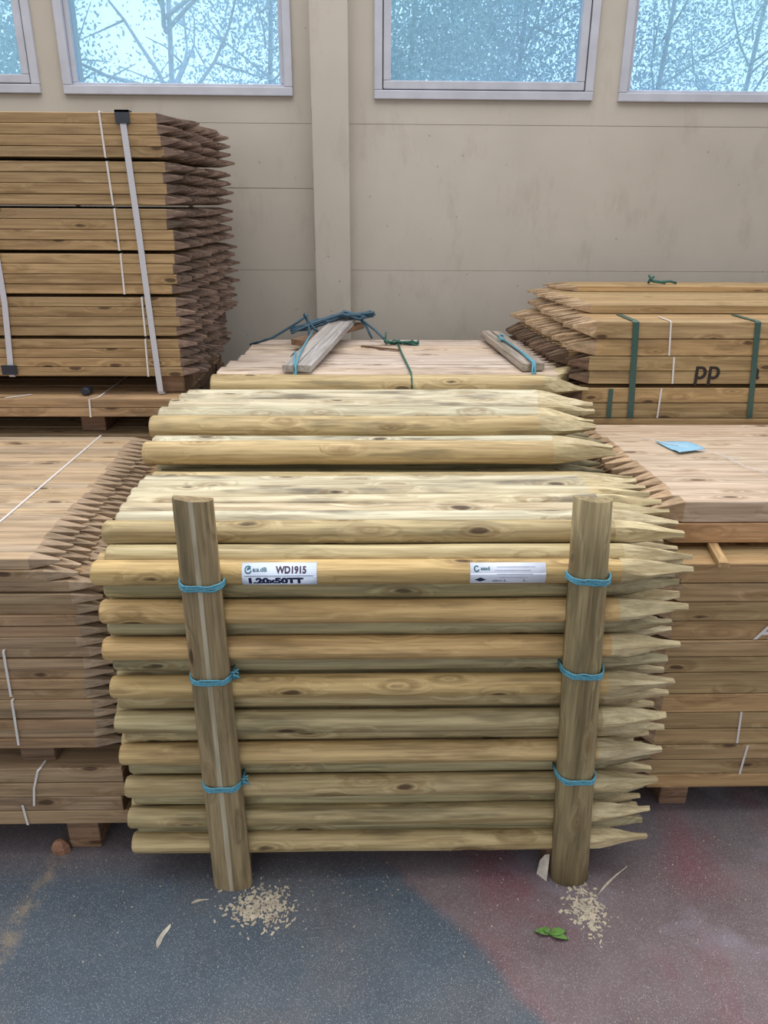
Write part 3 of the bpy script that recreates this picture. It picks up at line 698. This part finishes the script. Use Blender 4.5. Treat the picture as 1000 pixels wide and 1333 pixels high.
# rear right stack
w4, h4 = .045, .05
A4 = mk('square_stake', w4, h4, L3, .055, [M['stake_right'], M['bark_end']], 400)
A4t = mk('square_stake', w4, h4, L3, .085, [M['stake_right'], M['tip_right']], 410)
b4 = [.73, .78, .83, .886, .938, .988, 1.0, 1.043, 1.090, 1.145, 1.200]
cells = []
for l in range(10):
    if l == 5: continue
    for c in range(17):
        cells.append(dict(c=c, l=l, x=.70+(-.03 if 1 < c and l < 8 else 0)-(.0035*c if l < 9 else 0)+.01*((c*7+l*3) % 5)/5, y=2.472+w4*c, z=b4[l], h=b4[l+1]-b4[l], front=c == 0, top=l >= 8, up=0))
for c in range(4, 17): cells.append(dict(c=c, l=10, x=.745-.004*(c-4), y=2.472+w4*c, z=1.200, h=.029, front=False, top=True, up=1))
for c in range(13, 17): cells.append(dict(c=c, l=11, x=.815-.004*(c-4), y=2.472+w4*c, z=1.229, h=.020, front=False, top=True, up=2))
def lab5(c):
    if c['up'] == 2: return 'thin square stake on the highest layer of rear right stack by the wall, %s back' % ORD[c['c']-12]
    if c['up'] == 1: return 'square stake on the raised layer of rear right stack, %s back' % ORD[c['c']-3]
    if c['front']: return 'square stake in front face of the rear right stack, %s layer above its hidden base' % ORD[c['l']+1 if c['l'] < 5 else c['l']]
    if c['l'] == 9 and c['c'] < 4: return 'square stake on the front ledge of rear right stack, %s back' % ORD[c['c']+1]
    return 'square stake buried in the rear right stack, only its dark point showing'
stack('square_stake', 'stake', cells, A4, A4t, lab5, 'square stakes of the rear right stack', 'remaining stakes at the back of the rear right stack', [M['stake_right'], M['bark_end']], (L3, w4, h4, .055), limit=170, flip=True, seed=15, jit=.008)
block(.8, .88, 2.50, 3.2, .64, .73, 'timber block beneath the rear right stack')
block(1.7, 1.78, 2.50, 3.2, .64, .73, 'timber block beneath the rear right stack at its outer end')
mb = MB()
for c in range(17):
    for l in range(13): mb.box(.70, 2.0, 2.472+w4*c-.0215, 2.472+w4*c+.0215, l*.0492, l*.0492+.048)
tag(build('square_stake', mb, M['stake_right']), 'hidden stakes standing beneath the rear right stack', 'stakes', 'square stakes of the rear right stack', 'stuff')

# ---------------- straps, bands, writing ----------------
def strap(name, pts, w, th, mat, label_, cat='strap', group=None, wdir=(1, 0, 0)):
    mb = MB(); mb.ribbon(pts, wdir, w, th); return tag(build(name, mb, mat), label_, cat, group)
ZT = 1.6605+4*h2*1.005
GS = 'white plastic straps round the tall left stack'
strap('plastic_strap', [(-.675, 2.6, .955), (-.675, 2.50, .955), (-.676, 2.496, .965), (-.684, 2.496, 1.2), (-.693, 2.496, 1.5), (-.704, 2.496, ZT-.004), (-.705, 2.502, ZT+.003), (-.705, 3.28, ZT+.003), (-.70, 3.285, ZT-.01), (-.68, 3.285, 1.02)], .018, .0014, M['strap_white'], 'wide white strap down the front of tall left stack near its tips', group=GS)
strap('plastic_strap', [(-1.15, 2.6, 1.012), (-1.15, 2.50, 1.012), (-1.15, 2.496, 1.02), (-1.132, 2.496, 1.244), (-1.13, 2.496, ZT-.004), (-1.13, 2.502, ZT+.003), (-1.13, 3.28, ZT+.003), (-1.13, 3.285, ZT-.01), (-1.15, 3.285, 1.02)], .018, .0014, M['strap_white'], 'wide white strap at the frame edge on the tall left stack', group=GS)
def corner(x, y, z, label_, s=1):
    mb = MB(); mb.box(x-.02, x+.02, y-.006, y, z-.03*s, z+.006); mb.box(x-.02, x+.02, y-.006, y+.03, z, z+.006)
    tag(build('corner_protector', mb, M['plastic_dark']), label_, 'protector', 'dark corner protectors under the straps')
corner(-.704, 2.5, ZT-.0005, 'dark plastic protector under the strap on top of the tall left stack')
mb = MB(); mb.box(-1.175, -1.128, 2.488, 2.495, 1.02, 1.05); tag(build('corner_protector', mb, M['plastic_dark']), 'dark plastic protector at the foot of the strap by the frame edge', 'protector', 'dark corner protectors under the straps')
mb = MB()
mb.rings([[(-.917+r_*cos(a)*1.2, y_, .966+r_*sin(a)) for a in [2*pi*i/8 for i in range(8)]] for y_, r_ in ((2.48, .010), (2.485, .013), (2.52, .013))], sm=False)
tag(build('strap_buckle', mb, M['plastic_dark']), 'small dark lump lying on thin pack in the dark gap under the tall left stack', 'buckle')
GBn = 'thin white bands round the packs'
def band(pts, label_, w=.0055, mat='band_white'):
    strap('packing_band', pts, w, .001, M[mat], label_, 'band', GBn)
yb = 2.4985
for (xa, xb), k in (((-.769, -.766), 5), ((-.764, -.760), 4), ((-.758, -.757), 3), ((-.755, -.757), 2), ((-.705, -.706), 1), ((-.708, -.711), 0)):
    z0 = packs[k]; pts = [(xb, yb+.02, z0-.0005), (xb, yb, z0), (xa, yb, z0+.1195)]
    if k == 5: pts += [(xa, 2.505, z0+.1215), (xa, 3.2, z0+.1215)]
    else: pts += [(xa, yb+.02, z0+.1210)]
    band(pts, 'thin white band on the %s pack down of the tall left stack' % ORD[6-k])
band([(-.868, 3.0, .9535), (-.868, 2.46, .9535), (-.892, 2.4425, .951), (-.895, 2.4425, .892)], 'thin white band round the thin pack beneath the tall left stack')
band([(-1.10, 2.50, .9535), (-1.16, 2.45, .9535)], 'short white band end lying on the thin pack at the left edge', .012)
band([(-.88, 1.60, Z1+.0008), (-.876, 1.744, Z1+.0008), (-.869, 2.44, Z1+.0008)], 'long white band running back over the top of the left near stack', .006)
yf = 1.4995
band([(-.817, yf+.01, .607), (-.818, yf, .604), (-.822, yf, .483), (-.822, yf+.01, .480)], 'thin white band on the left near stack, higher of two on its face')
band([(-.820, yf+.01, .474), (-.822, yf, .471), (-.828, yf, .345), (-.828, yf+.01, .340)], 'thin white band on the left near stack, lower of two on its face')
band([(-.786, 1.55, .2735), (-.790, 1.505, .2735), (-.796, 1.5, .268), (-.813, 1.5, .216), (-.822, 1.5, .161)], 'bent white band on the bottom left pack')
band([(-.850, 1.5, .163), (-.847, 1.5, .101)], 'short white band low on the bottom left pack')
y3 = 1.6205
band([(.962, y3, .332), (.968, y3, .234)], 'short white band on right near stack, upper of two near the frame edge')
band([(.998, y3, .226), (.993, y3, .132)], 'short white band on right near stack, lower of two near the frame edge')
y4 = 2.4480
band([(.955, 2.55, 1.2015), (.957, 2.45, 1.2015), (.959, y4, 1.198), (.968, y4, 1.093)], 'thin white band on the rear right stack, upper of three')
band([(.985, y4, 1.088), (.992, y4, 1.002)], 'thin white band on the rear right stack, middle of three')
band([(.959, y4, .986), (.958, y4, .888)], 'thin white band on the rear right stack, lowest of three')
GG = 'dark green straps on the rear right stack'
strap('green_strap', [(.840, 2.60, 1.2015), (.845, 2.45, 1.2015), (.848, y4-.0015, 1.198), (.868, y4-.0015, .888)], .020, .0015, M['strap_green'], 'tall dark green strap near the tips of rear right stack', group=GG)
strap('green_strap', [(.793, y4-.0015, .986), (.796, y4-.0015, .888)], .015, .0015, M['strap_green'], 'short dark green strap on the lowest pack of rear right stack', group=GG)
strap('green_strap', [(1.225, 2.6, 1.2015), (1.235, 2.45, 1.2015), (1.236, y4-.0015, 1.198), (1.265, y4-.0015, .888)], .018, .0015, M['strap_green'], 'tall dark green strap at the frame edge on rear right stack', group=GG)
# letters painted on the rear right stack; they sit on its front stake
fronts4 = [o for o in bpy.data.objects if o.get('label', '').startswith('square stake in front face of the rear right stack')]
host = min(fronts4, key=lambda o: abs(o.location.z-1.022))
bpy.context.view_layer.update()
def paint(s, size, x, z, mat, host, y, sx=1.0, bold=.001, name='painted_letters', shear=0, lab=None):
    me = text_mesh(s, size, 0, 0, mat, sx=sx, th=0, bold=bold); inv = host.matrix_world.inverted()
    for v in me.vertices: v.co = inv @ Vector((x+v.co.x+shear*v.co.y, y, z+v.co.y))
    o = link(name, me, host)
    if lab: o['label'] = lab
paint('pp', .088, 1.058, 1.018, M['marker'], host, 2.4485, sx=.98, bold=.0012, lab='black hand-painted letters')
paint('a', .075, 1.245, 1.018, M['marker'], host, 2.4485, sx=.9, bold=.001)
fronts3 = [o for o in bpy.data.objects if o.get('label', '').startswith('square stake in the lower front face')]
host3 = min(fronts3, key=lambda o: abs(o.location.z-.57)); 
paint('A', .062, .955, .550, M['band_white'], host3, 1.6208, bold=.002, shear=.35, lab='white painted letter')
# blue paper on the right stack
mb = MB(); n = 6
P = [Vector(p) for p in ((.862, 2.19, 0), (.888, 2.07, 0), (.975, 2.10, 0), (.945, 2.19, 0))]
for j in range(n+1):
    for i in range(n+1):
        u, v = i/n, j/n; p = (P[0]*(1-u)+P[3]*u)*(1-v)+(P[1]*(1-u)+P[2]*u)*v
        mb.v.append((p.x, p.y, .8835+.002+.010*max(0, u-.3)*sin(pi*v)+(.004 if v > .8 else 0)))
for j in range(n):
    for i in range(n): a = j*(n+1)+i; mb.face([a, a+n+1, a+n+2, a+1], 0, True)
o = build('paper_sheet', mb, M['paper_blue']); sd = o.modifiers.new('thickness', 'SOLIDIFY'); sd.thickness = .0006
tag(o, 'crumpled light blue paper on top of the right near stack', 'paper')
twine('white_string', [[(.83+.03*i, 2.22+.02*sin(3*i)-.03*i, .888) for i in range(8)], [(1.0, 2.05, .888), (1.02, 1.95, .888), (1.06, 1.88, .888), (1.065, 1.9, .895)]], .0012, M['band_white'], 'thin white string trailing over the right near stack by the blue paper')
twine('green_twine', [[(1.10, 3.1, 1.255), (1.12, 3.1, 1.278), (1.11, 3.12, 1.265), (1.15, 3.1, 1.26), (1.19, 3.11, 1.262), (1.22, 3.12, 1.254)], [(1.10, 3.1, 1.285), (1.12, 3.1, 1.262), (1.17, 3.1, 1.256)]], .005, M['twine_green'], 'dark green twine end on the highest layer of the rear right stack')

# ---------------- floor debris ----------------
def flecks(cx, cy, rx_, ry_, n, seed, label_, s0=.0015, s1=.006):
    r = random.Random(seed); mb = MB()
    for i in range(n):
        x, y = cx+r.gauss(0, rx_), cy+r.gauss(0, ry_); l = r.uniform(s0, s1); w = l*r.uniform(.25, .6); a = r.uniform(0, pi)
        mb.box(x-l, x+l, y-w, y+w, .0002, .0002+r.uniform(.0006, .0025), rot=Matrix.Rotation(a, 3, 'Z'))
    tag(build('sawdust', mb, M['sawdust']), label_, 'sawdust', None, 'stuff')
flecks(-.250, 1.335, .034, .026, 420, 1, 'pale sawdust heap on the floor at the foot of the left post')
flecks(.515, 1.318, .022, .034, 260, 2, 'pale sawdust on the floor at the foot of the right post')
flecks(-.1, 1.36, .45, .08, 200, 3, 'scattered wood flecks over the floor in front of centre pile', .0008, .0022)
flecks(.70, 1.35, .2, .2, 120, 4, 'sparse wood flecks on the reddish floor at right', .0008, .002)
def sliver(cx, cy, a, L, w, mat, label_, name='wood_sliver', cat='sliver', h=.004):
    mb = MB(); rings = []
    for i in range(9):
        t = i/8; ww = w*sin(pi*(.08+.84*t))*(1+.2*sin(9*t)); rings.append([((t-.5)*L, ww/2+.004*sin(4*t), .001), ((t-.5)*L, .004*sin(4*t), h*(1+sin(6*t)*.4)), ((t-.5)*L, -ww/2+.004*sin(4*t), .001), ((t-.5)*L, 0, .0004)])
    mb.rings(rings, sm=False); o = build(name, mb, M[mat]); o.location = (cx, cy, .0005); o.rotation_euler.z = a; tag(o, label_, cat)
sliver(-.464, 1.262, radians(78), .060, .013, 'chip', 'white wood sliver lying on the blue floor at left', h=.006)
sliver(-.40, 1.355, radians(20), .04, .004, 'sawdust', 'thin shaving on the floor left of the left post')
sliver(.60, 1.40, radians(42), .13, .004, 'sawdust', 'long thin splinter on the floor right of the right post')
mb = MB(); r = random.Random(2)
mb.rings([[(.02*cos(a)*s*(1+.2*r.random()), .016*sin(a)*s*(1+.2*r.random()), z) for a in [2*pi*i/7 for i in range(7)]] for z, s in ((0, 1), (.016, 1.05), (.03, .7), (.036, .3))], sm=False)
o = build('wood_chunk', mb, M['chip_brown']); o.location = (-.785, 1.515, 0); tag(o, 'small reddish wood chunk beside the floor block at left', 'chunk')
mb = MB(); mb.v = [(.418, 1.424, 0), (.438, 1.40, 0), (.444, 1.425, 0), (.436, 1.43, .055), (.446, 1.425, .062), (.425, 1.432, .035)]
for q in ((0, 1, 5), (1, 3, 5), (1, 4, 3), (1, 2, 4), (0, 5, 3, 4, 2), (0, 2, 1)): mb.face(list(q))
tag(build('wood_splinter', mb, M['chip']), 'broken wood splinter leaning by the foot of the right post', 'splinter')
mb = MB()   # leaf
def leaf(mb, cx, cy, a, L, w, z):
    pts = []
    for i in range(9):
        t = i/8; pts.append((t*L, w*sin(pi*t**.8)*.5))
    b = len(mb.v)
    for (x, y) in pts:
        for s in (1, 0, -1):
            X = x*cos(a)-s*y*sin(a); Y = x*sin(a)+s*y*cos(a); mb.v.append((cx+X, cy+Y, z+.004*abs(s)+.006*sin(pi*x/L)))
    for i in range(8):
        for j in (0, 1): k = b+3*i+j; mb.face([k, k+1, k+4, k+3], 0, True)
for a, L, w in ((.15, .040, .020), (-.35, .042, .018), (2.9, .034, .018), (2.2, .022, .014)): leaf(mb, .412, 1.250, a, L, w, .001)
o = build('green_leaf', mb, M['leaf_green']); sd = o.modifiers.new('thickness', 'SOLIDIFY'); sd.thickness = .0005; tag(o, 'small crumpled green leaf on the reddish floor', 'leaf')

# ---------------- trees outside the windows ----------------
def tree(x, y, h, cr, n, mat, label_, seed, zlo=1.2, leafs=.032, bare=False, zhi=None):
    r = random.Random(seed); root = link('broadleaf_tree', None); root.location = (x, y, -.05)
    tag(root, label_, 'tree', 'trees outside the windows')
    mb = MB(); mb.tube([(0, 0, 0), (.05, 0, h*.25), (.0, .05, h*.5), (.08, 0, h*.8)], .045, 8, taper=.4)
    build('trunk', mb, M['trunk'], root)
    mb = MB()
    for k in range(16 if bare else 9):
        a = r.uniform(0, 2*pi); z0 = h*r.uniform(.3, .7); p = Vector((0, 0, z0)); d = Vector((cos(a), sin(a)*.5, r.uniform(.3, 1.1))).normalized(); pts = [p.copy()]
        for s in range(6): p = p+d*cr*.22; d = (d+Vector((r.uniform(-.25, .25), r.uniform(-.2, .2), r.uniform(-.2, .15)))).normalized(); pts.append(p.copy())
        mb.tube(pts, .022 if bare else .012, 5, taper=.2)
        for s in range(3 if bare else 1):
            i = r.randint(2, 5); q = pts[i]; d2 = Vector((r.uniform(-1, 1), r.uniform(-.4, .4), r.uniform(-.4, .8))).normalized()
            mb.tube([q, q+d2*cr*.2, q+d2*cr*.4+Vector((0, 0, r.uniform(-.1, .1)))], .012, 4, taper=.3)
    build('branches', mb, M['trunk'], root)
    n = int(n*2.2); mb = MB(); cl = [Vector((r.gauss(0, cr*.5), r.gauss(0, cr*.35), r.uniform(zlo, zhi or h))) for _ in range(max(8, n//140))]
    for i in range(n):
        c = r.choice(cl); p = c+Vector((r.gauss(0, .24), r.gauss(0, .24), r.gauss(0, .2)))
        t = Vector((r.uniform(-1, 1), r.uniform(-1, 1), r.uniform(-1, 1))).normalized(); u = t.orthogonal().normalized(); s = leafs*r.uniform(.6, 1.3); u = u*s*.35; t = t*s*.6
        b = len(mb.v); mb.v += [tuple(p-t), tuple(p+u), tuple(p+t), tuple(p-u)]; mb.face([b, b+1, b+2, b+3])
    tag(build('foliage', mb, mat, root), kind='stuff')
tree(-3.9, 8.6, 4.6, 1.3, 9000, M['leaf_blue'], 'leafy blue-green tree outside behind the leftmost window', 1)
tree(-3.0, 7.6, 3.0, .6, 5000, M['leaf_mid'], 'low bushy tree outside at the left part of the second window', 2, zlo=1.6)
tree(-1.75, 7.8, 4.6, 1.3, 2200, M['leaf_blue'], 'sparse tree with bare curving branches outside the second window', 3, zlo=1.3, zhi=2.45, bare=True)
tree(-.95, 8.4, 4.4, .8, 7000, M['leaf_blue'], 'dense tree outside at the right part of the second window', 4, zlo=1.6)
tree(.35, 7.6, 4.2, .9, 19000, M['leaf_mid'], 'dense green tree outside the third window, left of its pale stem', 5, zlo=1.5)
tree(1.35, 7.9, 4.3, .9, 19000, M['leaf_blue'], 'dense bluish tree outside the third window, right half', 6, zlo=1.5)
tree(2.55, 7.6, 4.2, .75, 5500, M['leaf_blue'], 'tree with bright gaps outside the fourth window, left half', 7, zlo=1.6)
tree(3.6, 8.2, 4.4, 1.0, 6500, M['leaf_mid'], 'tree with bright gaps outside the fourth window, right half', 8, zlo=1.6)
